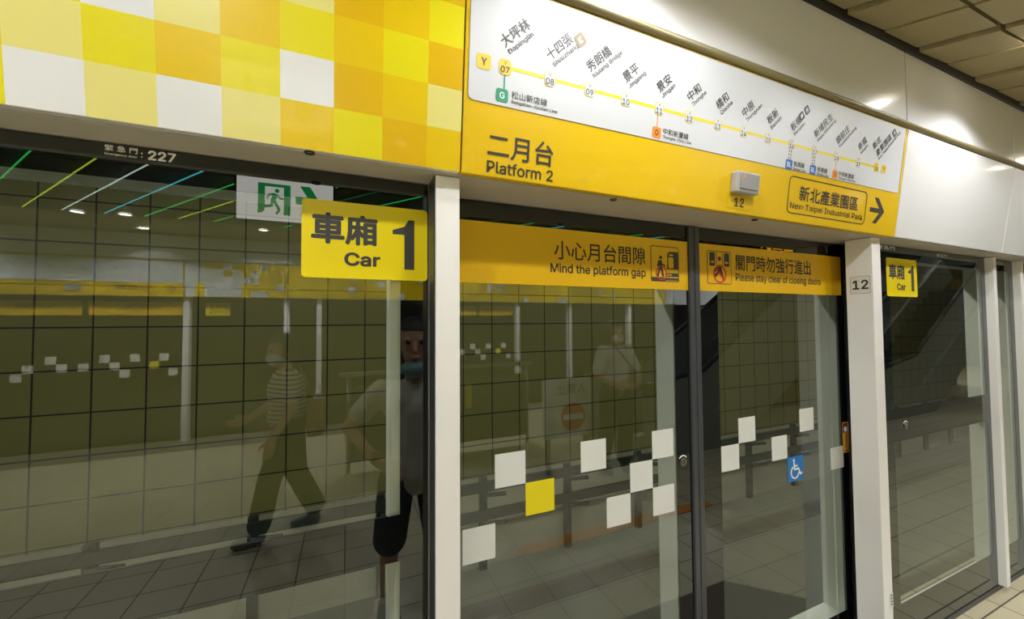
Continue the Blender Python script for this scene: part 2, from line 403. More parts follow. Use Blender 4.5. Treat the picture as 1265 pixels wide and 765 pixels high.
def badge(x0, y0, x1, y1, ch, m, tm, r=.007, rot=0, name='line_badge', tall=.5):
    cx, cy = (x0 + x1) / 2, (y0 + y1) / 2
    P = rrect(x0, y0, x1, y1, r); c, s = math.cos(R(rot)), math.sin(R(rot))
    P = [(cx + (x - cx) * c - (y - cy) * s, cy + (x - cx) * s + (y - cy) * c) for x, y in P]
    o = flat(name, P, FH, H1 + .0002, m, mp)
    hh = (y1 - y0) * tall / 2; ww = (x1 - x0) * (.2 if len(ch) == 1 else .33)
    text(ch, cx - ww, cx + ww, cy - hh, cy + hh, FH, H1 + .0007, tm, o, bold=.01, rot=rot, org=(cx, cy))
    return o
badge(-.131, .2635, -.093, .3005, 'Y', M_BADGE, M_INKG)
badge(1.733, .266, 1.768, .301, 'Y', M_BADGE, M_INKG)
badge(-.0765, .194, -.0425, .227, 'G', M_GREENL, M_WTXT)
flat('transfer_link', rect(-.0565, .226, -.0525, .264), FH, H1 - .0002, M_GREENL, mp)
badge(.444, .193, .479, .2265, 'O', M_ORANGE, M_INK)
flat('transfer_link', rect(.4605, .226, .4635, .264), FH, H1 - .0002, M_ORANGE, mp)
badge(1.090, .190, 1.128, .227, 'BL', M_BLUEL, M_WTXT)
badge(1.237, .191, 1.274, .2275, 'BL', M_BLUEL, M_WTXT)
badge(1.385, .196, 1.419, .2285, 'O', M_ORANGE, M_INK)
flat('transfer_link', rect(1.3990, .226, 1.4020, .264), FH, H1 - .0002, M_ORANGE, mp)
for x in (1.110, 1.255):                                                        # dashed walking links
    b = MB()
    for k in range(3):
        for dx in (-.006, .006): b.prism(rect(x + dx - .0015, .230 + .012 * k, x + dx + .0015, .237 + .012 * k), FH, H1 - .0006, H1)
    b.build('transfer_link', M_INKG, mp)
def name45(x, cn, en, x_en_w, cn_w, s0=.325, hc=.031, he=.0155, ang=44):
    o = (x, s0)
    text(cn, x, x + cn_w, s0 + .004, s0 + .004 + hc, FH, H1, M_INKG, mp, rot=ang, org=o, name='station_name', bold=.012)
    text(en, x + .001, x + .001 + x_en_w, s0 - .0165, s0 - .0165 + he, FH, H1, M_INKG, mp, rot=ang, org=o, name='station_name_latin', bold=.010)
NM = [('大坪林', 'Dapinglin', .093, .100), ('十四張', 'Shisizhang', .102, .098), ('秀朗橋', 'Xiulang Bridge', .132, .100), ('景平', 'Jingping', .080, .066), ('景安', 'Jingan', .066, .066),
      ('中和', 'Zhonghe', .078, .066), ('橋和', 'Qiaohe', .070, .066), ('中原', 'Zhongyuan', .100, .066), ('板新', 'Banxin', .070, .066), ('板橋', 'Banqiao', .076, .066),
      ('新埔民生', 'Xinpu Minsheng', .142, .134), ('頭前庄', 'Touqianzhuang', .140, .100), ('幸福', 'Xingfu', .064, .066)]
for (x, n), (cn, en, we, wc) in zip(ST, NM): name45(x + .002, cn, en, we, wc)
name45(1.693, '產業園區', 'New Taipei Industrial Park', .205, .134, s0=.323)
text('新北', 1.688, 1.754, .366, .397, FH, H1, M_INKG, mp, rot=44, org=(1.693, .323), name='station_name', bold=.012)
ox, os_ = .080, .325
badge(.150, .390, .184, .424, 'K', M_BROWNL, M_WTXT, rot=44)
def pict_sq(x, s, m, ch):
    P = [(x + a * .7 - b * .7, s + a * .7 + b * .7) for a, b in rrect(-.0145, -.0145, .0145, .0145, .004)]
    o = flat('rail_badge', P, FH, H1, m, mp)
    Q = [(x + a * .7 - b * .7, s + a * .7 + b * .7) for a, b in ([(-.009, -.006), (.004, -.006), (.010, .007), (-.003, .007)] if ch == 0 else rect(-.008, -.008, .008, .008))]
    flat('badge_mark', Q, FH, H1 + .0005, M_WHITEP, o)
    if ch: 
        for q in (-.004, .004): flat('badge_mark', [(x + a * .7 - b * .7, s + a * .7 + b * .7) for a, b in rect(-.008, q - .001, .008, q + .001)], FH, H1 + .0008, M_INKG, o)
pict_sq(1.155, .394, M_INKG, 0); pict_sq(1.182, .421, M_INKG, 1); pict_sq(1.80, .447, M_INKG, 1)
def linename(x, s, cn, en, wc, we):
    text(cn, x, x + wc, s + .0145, s + .034, FH, H1, M_INKG, mp, name='line_name', bold=.01)
    text(en, x, x + we, s, s + .0115, FH, H1, M_INKG, mp, name='line_name_latin', bold=.012)
linename(-.033, .194, '松山新店線', 'Songshan-Xindian Line', .106, .139)
linename(.487, .195, '中和新蘆線', 'Zhonghe-Xinlu Line', .108, .122)
linename(1.136, .192, '板南線', 'Bannan Line', .066, .076)
linename(1.283, .193, '板南線', 'Bannan Line', .066, .076)
linename(1.426, .196, '中和新蘆線', 'Zhonghe-Xinlu Line', .108, .122)
text('二月台', -.094, .101, .0505, .1155, FH, .0012, M_INK, mp, bold=.012, name='platform_number')
text('Platform 2', -.094, .103, .0105, .0425, FH, .0012, M_INK, mp, bold=.012, name='platform_number_latin')
MB().ring(rrect(1.124, .031, 1.652, .1715, .022, 8), rrect(1.1275, .0345, 1.6485, .168, .0185, 8), FH, .0004, .0012).build('destination_frame', M_INK, mp)
text('新北產業園區', 1.190, 1.588, .083, .142, FH, .0012, M_INK, mp, bold=.014, name='destination_name')
text('New Taipei Industrial Park', 1.141, 1.634, .044, .074, FH, .0012, M_INK, mp, bold=.006, name='destination_name_latin')
ar = MB()
ar.prism(rect(1.684, .093, 1.77, .112), FH, .0004, .0012)
ar.prism([(1.712, .157), (1.742, .157), (1.798, .1025), (1.768, .1025)], FH, .0004, .00125)
ar.prism([(1.768, .1025), (1.798, .1025), (1.742, .046), (1.712, .046)], FH, .0004, .0013)
ar.build('direction_arrow', M_INK, mp)
# indicator lamp
il = thing('indicator_lamp', 'grey box-shaped indicator lamp on the yellow header above the number 12', 'lamp', (.865, -.21, 2.137))
b1 = MB().prism(rrect(.806, .066, .922, .140, .008), FH, .0005, .03); b1.build('housing', M_BOX, il, bevel=.006)
b2 = MB().prism(rrect(.820, .079, .912, .133, .005), FH, .03, .0335); b2.build('lens', M_BOXL, il, bevel=.0015)
fl = MB().prism([(.831, .113), (.839, .113), (.8385, .131), (.8325, .131)], FH, .0335, .0342); fl.build('status_mark', M_ORANGE, il)
o = flat('number_label', rect(.800, .016, .920, .062), FH, .0012, M_YEL, mp)
text('12', .834, .885, .0235, .055, FH, .0018, M_INK, o, bold=.012)

# ------------------------------------------------------------------ posts
def post(label, x0, x1):
    r = thing('door_post', label, 'post', ((x0 + x1) / 2, -.11, 0))
    MB().box(x0, x1, -.165, -.06, .0, 2.036).build('column', M_POST, r, bevel=.003)
    MB().box(1.875 if x0 > 1 else x0 + .004, 1.912 if x0 > 1 else x1 - .004, -.058, -.014, .031, 2.034).build('rubber_seal', M_RUBBER, r)
    return r
pl_ = post('white door post between the emergency door 227 panel and the sliding doors', -.220, -.156)
MB().box(-.2235, -.2203, -.16, -.10, .0, 2.034).build('edge_strip', M_DGREY, pl_)
pr_ = post('white door post carrying the small number plate 12', 1.795, 1.868)
FJ = frame((1.795, 0, 0), (0, -1, 0), (0, 0, 1))           # jamb face looking towards -x
pt = flat('number_plate', rrect(.078, 1.776, .156, 1.858, .006), FJ, .0012, M_STICK, pr_)
MB().ring(rrect(.078, 1.776, .156, 1.858, .006), rrect(.0795, 1.7775, .1545, 1.8565, .005), FJ, .0008, .0016).build('plate_edge', M_BROWNL, pt)
text('12', .087, .149, 1.796, 1.840, FJ, .0018, M_INK, pt, bold=.02)
FP = frame((0, -.165, 0), (1, 0, 0), (0, 0, 1))
lb_ = flat('barcode_label', rect(1.838, .345, 1.866, .415), FP, .001, M_STICK, pr_)
for k in range(4): flat('label_mark', rect(1.846, .36 + .013 * k, 1.860, .366 + .013 * k), FP, .0015, M_INKG, lb_)

# ------------------------------------------------------------------ glazing
def pane(parent, x0, x1, y, z0, z1, t=.01):
    return MB().box(x0, x1, y, y + t, z0, z1, mm=1).build('glass_pane', [M_GBACK, M_GLASS], parent)
def border(parent, rects, F, name='black_border'):
    b = MB()
    for a in rects: b.prism(rect(*a), F, .0002, .0009)
    return b.build(name, M_FRIT, parent)
def back_frame(parent, x0, x1, z0, z1, xi0, xi1, zi0, zi1, y0, y1, m=None):
    b = MB()
    b.box(x0, xi0, y0, y1, z0, z1); b.box(xi1, x1, y0, y1, z0, z1)
    b.box(xi0, xi1, y0, y1, z0, zi0); b.box(xi0, xi1, y0, y1, zi1, z1)
    return b.build('frame', m or M_ALU, parent)
def sticker(parent, x, z, s, m=M_STICK, F=FD): return flat('square_sticker', rect(x, z - s, x + s, z), F, .0016, m, parent)
def lock(parent, x, z, F):
    o = MB().prism(circ(x, z, .0155, 28), F, .0005, .006).build('lock', M_CHROME, parent, bevel=.0015)
    MB().prism(circ(x, z, .008, 20), F, .006, .0085).build('lock_cylinder', M_CHROME, o)
    flat('keyhole', rect(x - .0012, z - .006, x + .0012, z + .006), F, .0093, M_RUBBER, o)
    flat('lock_mark', arcband(x, z + .002, .020, .0245, 35, 145), F, .0016, M_WTXT, o)
CELL = .105; ZR = 1.239
def door_leaf(label, x0, x1, xi0, xi1, sealx):
    r = thing('sliding_door', label, 'door', ((x0 + x1) / 2, 0, .031))
    pane(r, x0, x1, 0, .032, 2.034)
    border(r, [(x0, 1.775, x1, 2.034), (x0, .032, x1, .235), (x0, .235, xi0, 1.775), (xi1, .235, x1, 1.775)], FD)
    back_frame(r, x0, x1, .032, 2.034, xi0 - .004, xi1 + .004, .20, 1.80, .0105, .105)
    MB().box(*sealx, -.012, .09, .034, 2.033).build('door_seal', M_SEAL, r, bevel=.004)
    return r
dl = door_leaf('sliding glass door with the yellow square and the mind the platform gap strip', -.19, .828, -.11, .753, (.829, .8545))
dr = door_leaf('sliding glass door with the blue wheelchair sticker and closing doors strip', .885, 1.915, .993, 1.834, (.8575, .884))
for k, r_, m in ((0, 0, M_STICK), (1, 1, M_STICKY), (-1, 2, M_STICK), (3, 0, M_STICK), (6, 0, M_STICK), (5, 1, M_STICK), (4, 2, M_STICK), (6, 2, M_STICK)):
    o = sticker(dl, k * CELL, ZR - r_ * CELL, CELL, m)
    if m is M_STICKY: tag(o, 'yellow square sticker')
for k, r_ in ((0, 0), (-1, 1), (2, 1), (3.9, 0), (6.1, 2)): sticker(dr, 1.099 + k * CELL, ZR - r_ * CELL, CELL)
# wheelchair sticker
bx, bz, bs = 1.099 + 3 * CELL, ZR - 2 * CELL, .111
o = tag(sticker(dr, bx, bz, bs, M_BLUE), 'blue wheelchair sticker')
q = lambda u, v: (bx + u * bs, bz - bs + v * bs)
wh = MB()
wh.prism([q(a, b) for a, b in circ(.40, .84, .062, 20)], FD, .0017, .0022)
wh.prism([q(a, b) for a, b in bar2(.40, .76, .43, .46, .085)], FD, .0017, .0022)
wh.prism([q(a, b) for a, b in bar2(.42, .62, .63, .60, .06)], FD, .0017, .0023)
wh.prism([q(a, b) for a, b in bar2(.41, .475, .70, .475, .075)], FD, .0017, .0024)
wh.prism([q(a, b) for a, b in bar2(.68, .50, .80, .23, .075)], FD, .0017, .0025)
wh.prism([q(a, b) for a, b in bar2(.78, .235, .92, .29, .06)], FD, .0017, .0026)
wh.prism([q(a, b) for a, b in arcband(.45, .36, .215, .275, 118, 352, 30)], FD, .0017, .0027)
wh.build('wheelchair_symbol', M_WTXT, o)
lock(dl, .783, 1.103, FD)
# yellow strips
st1 = flat('warning_strip', rect(-.19, 1.776, .828, 1.971), FD, .0017, M_STRIPY, dl)
text('小心月台間隙', .218, .613, 1.866, 1.932, FD, .0023, M_INK, st1, bold=.010)
text('Mind the platform gap', .203, .613, 1.812, 1.853, FD, .0023, M_INK, st1, bold=.018)
def pictogram(parent, x0, x1, z0, z1):
    g = flat('pictogram', rrect(x0, z0, x1, z1, .008), FD, .0023, M_INK, parent)
    flat('pictogram_ground', rrect(x0 + .003, z0 + .003, x1 - .003, z1 - .003, .006), FD, .0028, M_STRIPY, g); return g
pg = pictogram(st1, .638, .781, 1.806, 1.944)
P = lambda a: [(.638 + u * .143, 1.806 + v * .138) for u, v in a]
k_ = MB()
k_.prism(P([(.02, .12), (.02, .06), (.05, .02), (.5, .02), (.5, .12)]), FD, .0029, .0033)
k_.prism(P(circ(.34, .68, .05, 18)), FD, .0029, .0034)
k_.prism(P([(.26, .60), (.38, .60), (.40, .38), (.28, .38)]), FD, .0029, .0034)
k_.prism(P(bar2(.28, .57, .23, .42, .05)), FD, .0029, .0035); k_.prism(P(bar2(.37, .50, .50, .44, .045)), FD, .0029, .0035)
k_.prism(P(bar2(.31, .40, .23, .14, .065)), FD, .0029, .0036); k_.prism(P(bar2(.36, .40, .42, .14, .065)), FD, .0029, .0037)
k_.prism(P([(.58, .80), (.66, .86), (.97, .86), (.97, .36), (.56, .36)]), FD, .0029, .0033)
k_.prism(P(rect(.50, .14, .97, .25)), FD, .0029, .0033); k_.prism(P(rect(.5, .04, .97, .11)), FD, .0029, .0033)
k_.build('walker_and_train', M_INKG, pg)
y_ = MB(); y_.prism(P(rrect(.61, .39, .79, .70, .03)), FD, .0034, .0038); y_.prism(P(rect(.64, .74, .78, .79)), FD, .0034, .0038)
for u in (.57, .66): y_.prism(P(rect(u, .17, u + .05, .22)), FD, .0034, .0038)
y_.build('train_windows', M_STRIPY, pg)
MB().ring(P(circ(.36, .24, .20, 30)), P(circ(.36, .24, .165, 30)), FD, .0038, .0042).build('gap_circle', M_RED, pg)
st2 = flat('warning_strip', rect(.886, 1.776, 1.872, 1.971), FD, .0017, M_STRIPY, dr)
flat('strip_end', rect(1.79, 1.7765, 1.8715, 1.9705), FD, .0021, mat('dull_amber_film', '#d9a81c', .4), st2)
text('關門時勿強行進出', 1.106, 1.625, 1.868, 1.938, FD, .0025, M_INK, st2, bold=.012)
text('Please stay clear of closing doors', 1.103, 1.70, 1.815, 1.857, FD, .0025, M_INK, st2, bold=.012)
pg = pictogram(st2, .936, 1.078, 1.806, 1.945)
P = lambda a: [(.936 + u * .142, 1.806 + v * .139) for u, v in a]
k_ = MB()
k_.prism(P(rrect(.09, .54, .31, .95, .04)), FD, .0029, .0033); k_.prism(P(rrect(.69, .54, .91, .95, .04)), FD, .0029, .0033)
for u in (.37, .63): k_.prism(P(rect(u - .012, .5, u + .012, .97)), FD, .0029, .0033)
k_.prism(P([(.42, .58), (.58, .58), (.60, .34), (.44, .34)]), FD, .0029, .0034)
k_.prism(P(bar2(.45, .38, .30, .22, .08)), FD, .0029, .0035); k_.prism(P(bar2(.56, .38, .66, .12, .08)), FD, .0029, .0036)
k_.prism(P(bar2(.45, .54, .26, .36, .06)), FD, .0029, .0037)
k_.build('doors_and_runner', M_INKG, pg)
y_ = MB()
for a in ((bar2(.12, .66, .22, .66, .03)), [(.20, .61), (.29, .66), (.20, .71)], bar2(.78, .66, .88, .66, .03), [(.80, .71), (.71, .66), (.80, .61)]): y_.prism(P(a), FD, .0034, .0038)
y_.build('door_arrows', M_STRIPY, pg)
MB().prism(P(circ(.5, .77, .07, 18)), FD, .0029, .0034).build('runner_head', mat('maroon_ink', '#7a1f1c'), pg)
rr = MB().ring(P(circ(.5, .30, .27, 30)), P(circ(.5, .30, .225, 30)), FD, .0038, .0043); rr.prism(P(bar2(.33, .48, .67, .12, .045)), FD, .0038, .0044)
rr.build('prohibition_ring', M_RED, pg)
os2 = flat('warning_label', rrect(1.842, .992, 1.897, 1.142, .004), FD, .0017, mat('orange_label_film', '#f0a92c', .4), dr)
flat('label_picture', rect(1.846, 1.092, 1.893, 1.138), FD, .0022, mat('plum_ink', '#6b2540'), os2)
flat('label_hand', circ(1.867, 1.108, .013, 14, .014), FD, .0027, M_WTXT, os2)
flat('label_rule', rect(1.885, 1.092, 1.889, 1.136), FD, .0027, M_WTXT, os2)
flat('label_text', rect(1.862, 1.012, 1.872, 1.082), FD, .0022, M_BROWNL, os2); flat('label_text', rect(1.852, .999, 1.888, 1.004), FD, .0022, M_INK, os2)

def fixed_panel(name, label, x0, x1, xi0, xi1, depth, bar=True, side=.0):
    r = thing(name, label, 'glass panel', ((x0 + x1) / 2, YF, .031))
    pane(r, x0, x1, YF, .032, 2.034, .012)
    rc = [(x0, 1.962, x1, 2.034), (x0, .032, x1, .23), (x0, .23, xi0, 1.962), (xi1, .23, x1, 1.962)]
    if bar: rc.append((xi0, 1.03, xi1, 1.15 if x0 < 0 else 1.19))
    border(r, rc, FF)
    back_frame(r, x0, x1, .032, 2.034, xi0 - .004, xi1 - side + (.004 if not side else 0), .14, 1.966, YF + .0125, YF + .0125 + depth)
    if bar: MB().box(xi0 - .004, xi1 - side, YF + .0125, YF + .05, 1.04, 1.13).build('push_bar', M_DGREY, r)
    return r
def car_sign(parent, x0, x1, z0, z1, sc):
    o = flat('car_sign', rrect(x0, z0, x1, z1, .010), FF, .0022, M_SIGNY, parent)
    w, h = x1 - x0, z1 - z0
    text('車廂', x0 + .068 * w, x0 + .575 * w, z0 + .44 * h, z0 + .845 * h, FF, .0028, M_INKG, o, bold=.032)
    text('Car', x0 + .315 * w, x0 + .60 * w, z0 + .165 * h, z0 + .345 * h, FF, .0028, M_INKG, o, bold=.028)
    # numeral one
    n = [(.70, .685), (.80, .745), (.835, .84), (.885, .84), (.885, .15), (.80, .15), (.80, .63), (.70, .63)]
    flat('numeral', [(x0 + u * w, z0 + v * h) for u, v in reversed(n)], FF, .0028, M_INKG, o)
f1 = fixed_panel('emergency_door_panel', 'large fixed glass panel lettered as emergency door 227 with the big car sign', -2.36, -.226, -2.28, -.297, .09, side=.026)
car_sign(f1, -.532, -.226, 1.767, 1.962, 1)
text('緊 急 門', -.897, -.844, 2.0185, 2.0315, FF, .0015, M_WTXT, f1, bold=.012)
text('Emergency door', -.897, -.844, 2.0085, 2.0145, FF, .0015, M_WTXT, f1, bold=.012)
text(':', -.838, -.8355, 2.012, 2.0235, FF, .0015, M_WTXT, f1, bold=.02)
text('227', -.8265, -.7785, 2.0095, 2.0305, FF, .0015, M_WTXT, f1, bold=.03)
f0 = fixed_panel('emergency_door_panel', 'fixed glass panel on the far side of the emergency door 227 panel', -4.6, -2.40, -4.5, -2.48, .09)
f2 = fixed_panel('emergency_door_panel', 'fixed glass panel with a round lock and its car 1 sign beside post 12', 1.925, 3.243, 2.128, 3.19, .065)
car_sign(f2, 2.105, 2.408, 1.773, 1.972, 1)
lock(f2, 2.237, 1.103, FF)
for x in (2.205, 2.262): flat('lock_screw', circ(x, 1.098 + (x - 2.2) * .1, .004, 10), FF, .0015, M_CHROME, f2)
text('Emergency door', 2.01, 2.197, 2.041, 2.05, FF, .0015, M_WTXT, f2, bold=.012) if False else text('緊急門', 2.03, 2.195, 2.012, 2.0325, FF, .0015, M_WTXT, f2, bold=.01)
text('緊急門', 2.64, 2.76, 2.006, 2.024, FF, .0015, M_WTXT, f2)
f3 = fixed_panel('glass_side_panel', 'narrow glass panel between the two thin white mullions', 3.293, 3.66, 3.335, 3.60, .065, bar=False)
f4 = fixed_panel('glass_side_panel', 'dark glass panel past the last white mullion', 3.712, 5.7, 3.80, 5.6, .065, bar=False)
for x0, x1, lb in ((3.2445, 3.2915, 'thin white mullion between the small car sign panel and the narrow panel'), (3.6615, 3.7105, 'thin white mullion between the narrow glass panel and the dark panel past it'),
                   (-2.399, -2.362, 'white mullion at the outer end of the large emergency door 227 panel')):
    m_ = thing('mullion', lb, 'mullion', ((x0 + x1) / 2, -.09, .031))
    MB().box(x0, x1, -.118, -.06, .031, 2.035).build('profile', M_POST, m_, bevel=.002)
    MB().box(x0 + .008, x1 - .008, -.0595, .0, .031, 2.034).build('rubber_core', M_RUBBER, m_)

# ------------------------------------------------------------------ tunnel behind the glass
gr = thing('tunnel_guard_rail', 'dark green two-bar guard rail on posts across the track', 'railing', (.5, 3.02, -1.1))
for z in (-.18, -.49): MB().box(X0 + .1, X1 - .1, 2.985, 3.02, z - .055, z + .055).build('bar', M_RAIL, gr)
ps = [-.43 + 4.17 * (-.445 + .262 * k) for k in range(-4, 16)]
for x in ps:
    o = MB().box(x - .04, x + .04, 3.021, 3.079, -1.1, -.09).build('post', M_RAIL, gr)
    for z in (-.27, -.58): MB().tube((x, 3.0, z), (x + .24, 2.95, z), .025, n=8).build('bracket', M_RAIL, o)
for y, lb in ((.95, 'running rail of the track nearer the doors'), (2.35, 'running rail of the track nearer the guard rail')):
    b = MB(); b.box(X0 + .1, X1 - .1, y - .06, y + .06, -1.1, -1.085); b.box(X0 + .1, X1 - .1, y - .01, y + .01, -1.085, -.99); b.box(X0 + .1, X1 - .1, y - .034, y + .034, -.99, -.955)
    tag(b.build('running_rail', M_STEEL), lb, 'rail')
for k, x in enumerate((-5, -1.5, 2, 5.5, 9)):  # added lamps, hidden by the header, that brighten the tunnel
    t = thing('tunnel_fill_lamp', 'added fluorescent batten lamp lighting the tunnel, hidden behind the header', 'lamp', (x, .8, 3.1), 'added batten lamps in the tunnel')
    MB().box(x - .6, x + .6, .76, .84, 3.14, 3.6).build('batten', M_POST, t)
    MB().tube((x - .58, .8, 3.11), (x + .58, .8, 3.11), .018, n=10).build('lamp_tube', M_TLAMP, t, smooth=True)
    ld = bpy.data.lights.new('tunnel_fill_light', 'AREA'); ld.shape = 'RECTANGLE'; ld.size = 1.1; ld.size_y = .06; ld.energy = TUNNEL_FILL_W; ld.color = (1, 1, .9)
    lo = bpy.data.objects.new('tunnel_fill_light', ld); COL.objects.link(lo); lo.parent = t; lo.location = (0, 0, -.05); lo.rotation_euler = (R(20), 0, 0)

# ------------------------------------------------------------------ ceiling lamps over the platform
def downlight(x, y, label, group=None, energy=DOWNLIGHT_W, ang=122, blend=.45, z=2.9):
    t = thing('downlight', label, 'lamp', (x, y, z), group); zl = z - .011
    MB().ring(circ(x, y, .075, 28), circ(x, y, .058, 28), lambda a, b, h: Vector((a, b, zl - h)), 0, .006).build('trim_ring', M_POST, t)
    MB().prism(circ(x, y, .057, 28), lambda a, b, h: Vector((a, b, zl + h)), 0, .006).build('lens', M_LAMP, t)
    ld = bpy.data.lights.new('downlight_beam', 'SPOT'); ld.energy = energy; ld.spot_size = R(ang); ld.spot_blend = blend; ld.shadow_soft_size = .05; ld.color = (.955, .98, 1)
    lo = bpy.data.objects.new('downlight_beam', ld); COL.objects.link(lo); lo.parent = t; lo.location = (0, 0, -.022)
for k in range(-3, 6): downlight(.27 + 2.09 * k, -.57, 'round recessed downlight in the ceiling close to the route map fascia', 'downlights along the near screen doors')
for k in range(-3, 6): downlight(-.75 + 2.09 * k, YO + .57, 'round recessed downlight in the ceiling near the opposite screen doors', 'downlights along the opposite screen doors')
for x, y in ((-4.7, -4.9), (-3.15, -4.75), (-2.73, -4.7), (-1.45, -5.0), (.2, -4.9), (1.8, -4.9), (3.4, -4.9), (5.0, -4.9), (6.6, -4.9), (8.2, -4.9), (10, -4.9), (12, -4.9), (14, -4.9), (16.5, -4.9)):  # reflected lamps first, then more added to brighten the posts and far end
    downlight(x, y, 'round recessed downlight of the mid platform row, filled out with added lamps', 'mid platform downlights', energy=MID_W, ang=150)
for k in range(-4, 11): downlight(.55 + 1.55 * k, -1.02, 'added round downlight, out of view, lighting the header and the people', 'added downlights a step from the screen doors', energy=FILL_ROW_W, ang=153, blend=.25)  # row added out of view to light the header and the people
for x in (6.4, 9.0, 11.4, 13.2): downlight(x, -3.0, 'added round downlight brightening the escalator shaft', 'added escalator shaft downlights', energy=70, ang=150, z=4.58)  # lamps added to brighten the dark shaft
cols = {'g': '#2fd060', 'y': '#c6e040', 'c': '#4fd8e0', 'w': '#dff5e8', 'd': '#1c7a4c'}
MT = {k: mat('light_tube_' + k, v, .4, emit=STREAK * (1 if k != 'd' else .5)) for k, v in cols.items()}
for k in range(-4, 19):
    c = 'dgywcgygwcd'[(k + 11) % 11] if k < 8 else 'dgcd'[k % 4]
    xs = -2.33 + .325 * k; y0, y1 = -2.15 - .02 * (k % 3), -4.62
    if k > 8: xs += .1 * (k - 8)
    if xs + .4 > 5.0: continue
    p0 = (xs, y0, 2.868); p1 = (xs - .75 * (y0 - y1), y1, 2.868)
    t = thing('light_tube', 'thin coloured light tube running diagonally across the platform ceiling', 'lamp', (xs, y0, 2.868), 'coloured ceiling light tubes')
    MB().tube(p0, p1, .0055, n=8).build('tube', MT[c], t, smooth=True)
    for q in (.06, .5, .94):
        P_ = Vector(p0).lerp(Vector(p1), q); MB().tube(P_ + Vector((0, 0, .005)), P_ + Vector((0, 0, .03)), .003, n=6).build('hanger', M_CHROME, t)

# ------------------------------------------------------------------ opposite screen doors (met in the glass reflections)
FO = frame((0, YO, 0), (-1, 0, 0), (0, 0, 1))             # face looking towards +y; local x = -world x
OB, OT = Vector((0, YO + .2, 2.037)), Vector((0, YO + .263, 2.523))
FOH = frame(OB, (-1, 0, 0), OT - OB)
def opp_header(name, label, xa, xb, m):
    r = thing(name, label, 'panel', ((xa + xb) / 2, YO + .2, 2.037))
    MB().prism(rect(-xb, 0, -xa, HL), FOH, -.026, 0).build('panel', m, r); return r
om = opp_header('opposite_map_panel', 'yellow and white route map header on the opposite screen doors', -4.9, -2.52, M_YEL)
flat('map_sheet', rect(2.53, .183, 4.89, HL - .01), FOH, .001, M_WHITEP, om)
flat('route_line', rect(2.60, .281, 4.8, .286), FOH, .0018, M_LINEY, om)
for i in range(14):
    x = 2.62 + .155 * i
    cn = [n for n in NM] + [('新北', 'Park', .1, .07)]
    text(cn[i][0], x, x + cn[i][3], .33, .361, FOH, .0018, M_INKG, om, rot=44, org=(x, .325), name='station_name')
    flat('station_marker', rrect(x - .012, .268, x + .012, .298, .008), FOH, .0022, M_WHITEP, om)
MB().ring(rrect(2.80, .031, 3.33, .1715, .02), rrect(2.804, .035, 3.326, .1675, .017), FOH, .0004, .0014).build('destination_frame', M_INK, om)
text('新北產業園區', 2.88, 3.25, .075, .145, FOH, .0014, M_INK, om, bold=.01, name='destination_name')
a_ = MB(); a_.prism(rect(2.62, .093, 2.72, .112), FOH, .0004, .0014)
a_.prism([(2.60, .1025), (2.63, .1025), (2.69, .157), (2.66, .157)], FOH, .0004, .0015); a_.prism([(2.63, .1025), (2.60, .1025), (2.66, .046), (2.69, .046)], FOH, .0004, .0016)
a_.build('direction_arrow', M_INK, om)
MB().prism(rrect(3.58, .066, 3.72, .140, .008), FOH, .0005, .03).build('lamp_box', M_BOX, om)
op = opp_header('opposite_pixel_panel', 'white header with scattered yellow pixel squares on the opposite side', -2.51, -1.3, M_WHITE)
mosaic(FOH, 2.505, 1.305, 2.505, lambda i, j: 3 if random.Random(31 * i + j).random() < .1 + .07 * i else 0, 'mosaic_face', [CH[k] for k in KEYS], op, .11)
oy = opp_header('opposite_yellow_panel', 'mostly yellow header with pale squares on the opposite side', -1.29, 6.4, CH['G'])
mosaic(FOH, 1.285, -6.395, 1.285, lambda i, j: 0 if random.Random(17 * i + j).random() < .08 else 3, 'mosaic_face', [CH[k] for k in KEYS], oy, .11)
opp_header('opposite_white_panel', 'plain white header panel on the opposite side past the yellow one', 6.42, 12, M_WHITE)
opp_header('opposite_white_panel', 'plain white header panel on the opposite side past the route map', -9, -4.92, M_WHITE)
tag(MB().box(X0, X1, YO + .24, YO + .262, 2.549, 2.875).build('opposite_fascia', M_WHITE), 'long white fascia above the opposite screen doors', 'panel')
S('trim_11', MB().tube((X0, YO + .262, 2.536), (X1, YO + .262, 2.536), .0135, n=10), M_TRIM)
S('trim_12', MB().box(X0, X1, YO - .1, YO + .176, 2.0375, 2.06), M_SOFFIT)
S('wall_front', MB().box(X0, X1, YO - .35, YO - .3, -.0, 3.0), mat('dark_far_wall', '#2b2d22', .6))
oxs = [-4.75, -2.52, -1.28, -.83, 1.1, 2.7, 3.9, 5.46, 7.5]
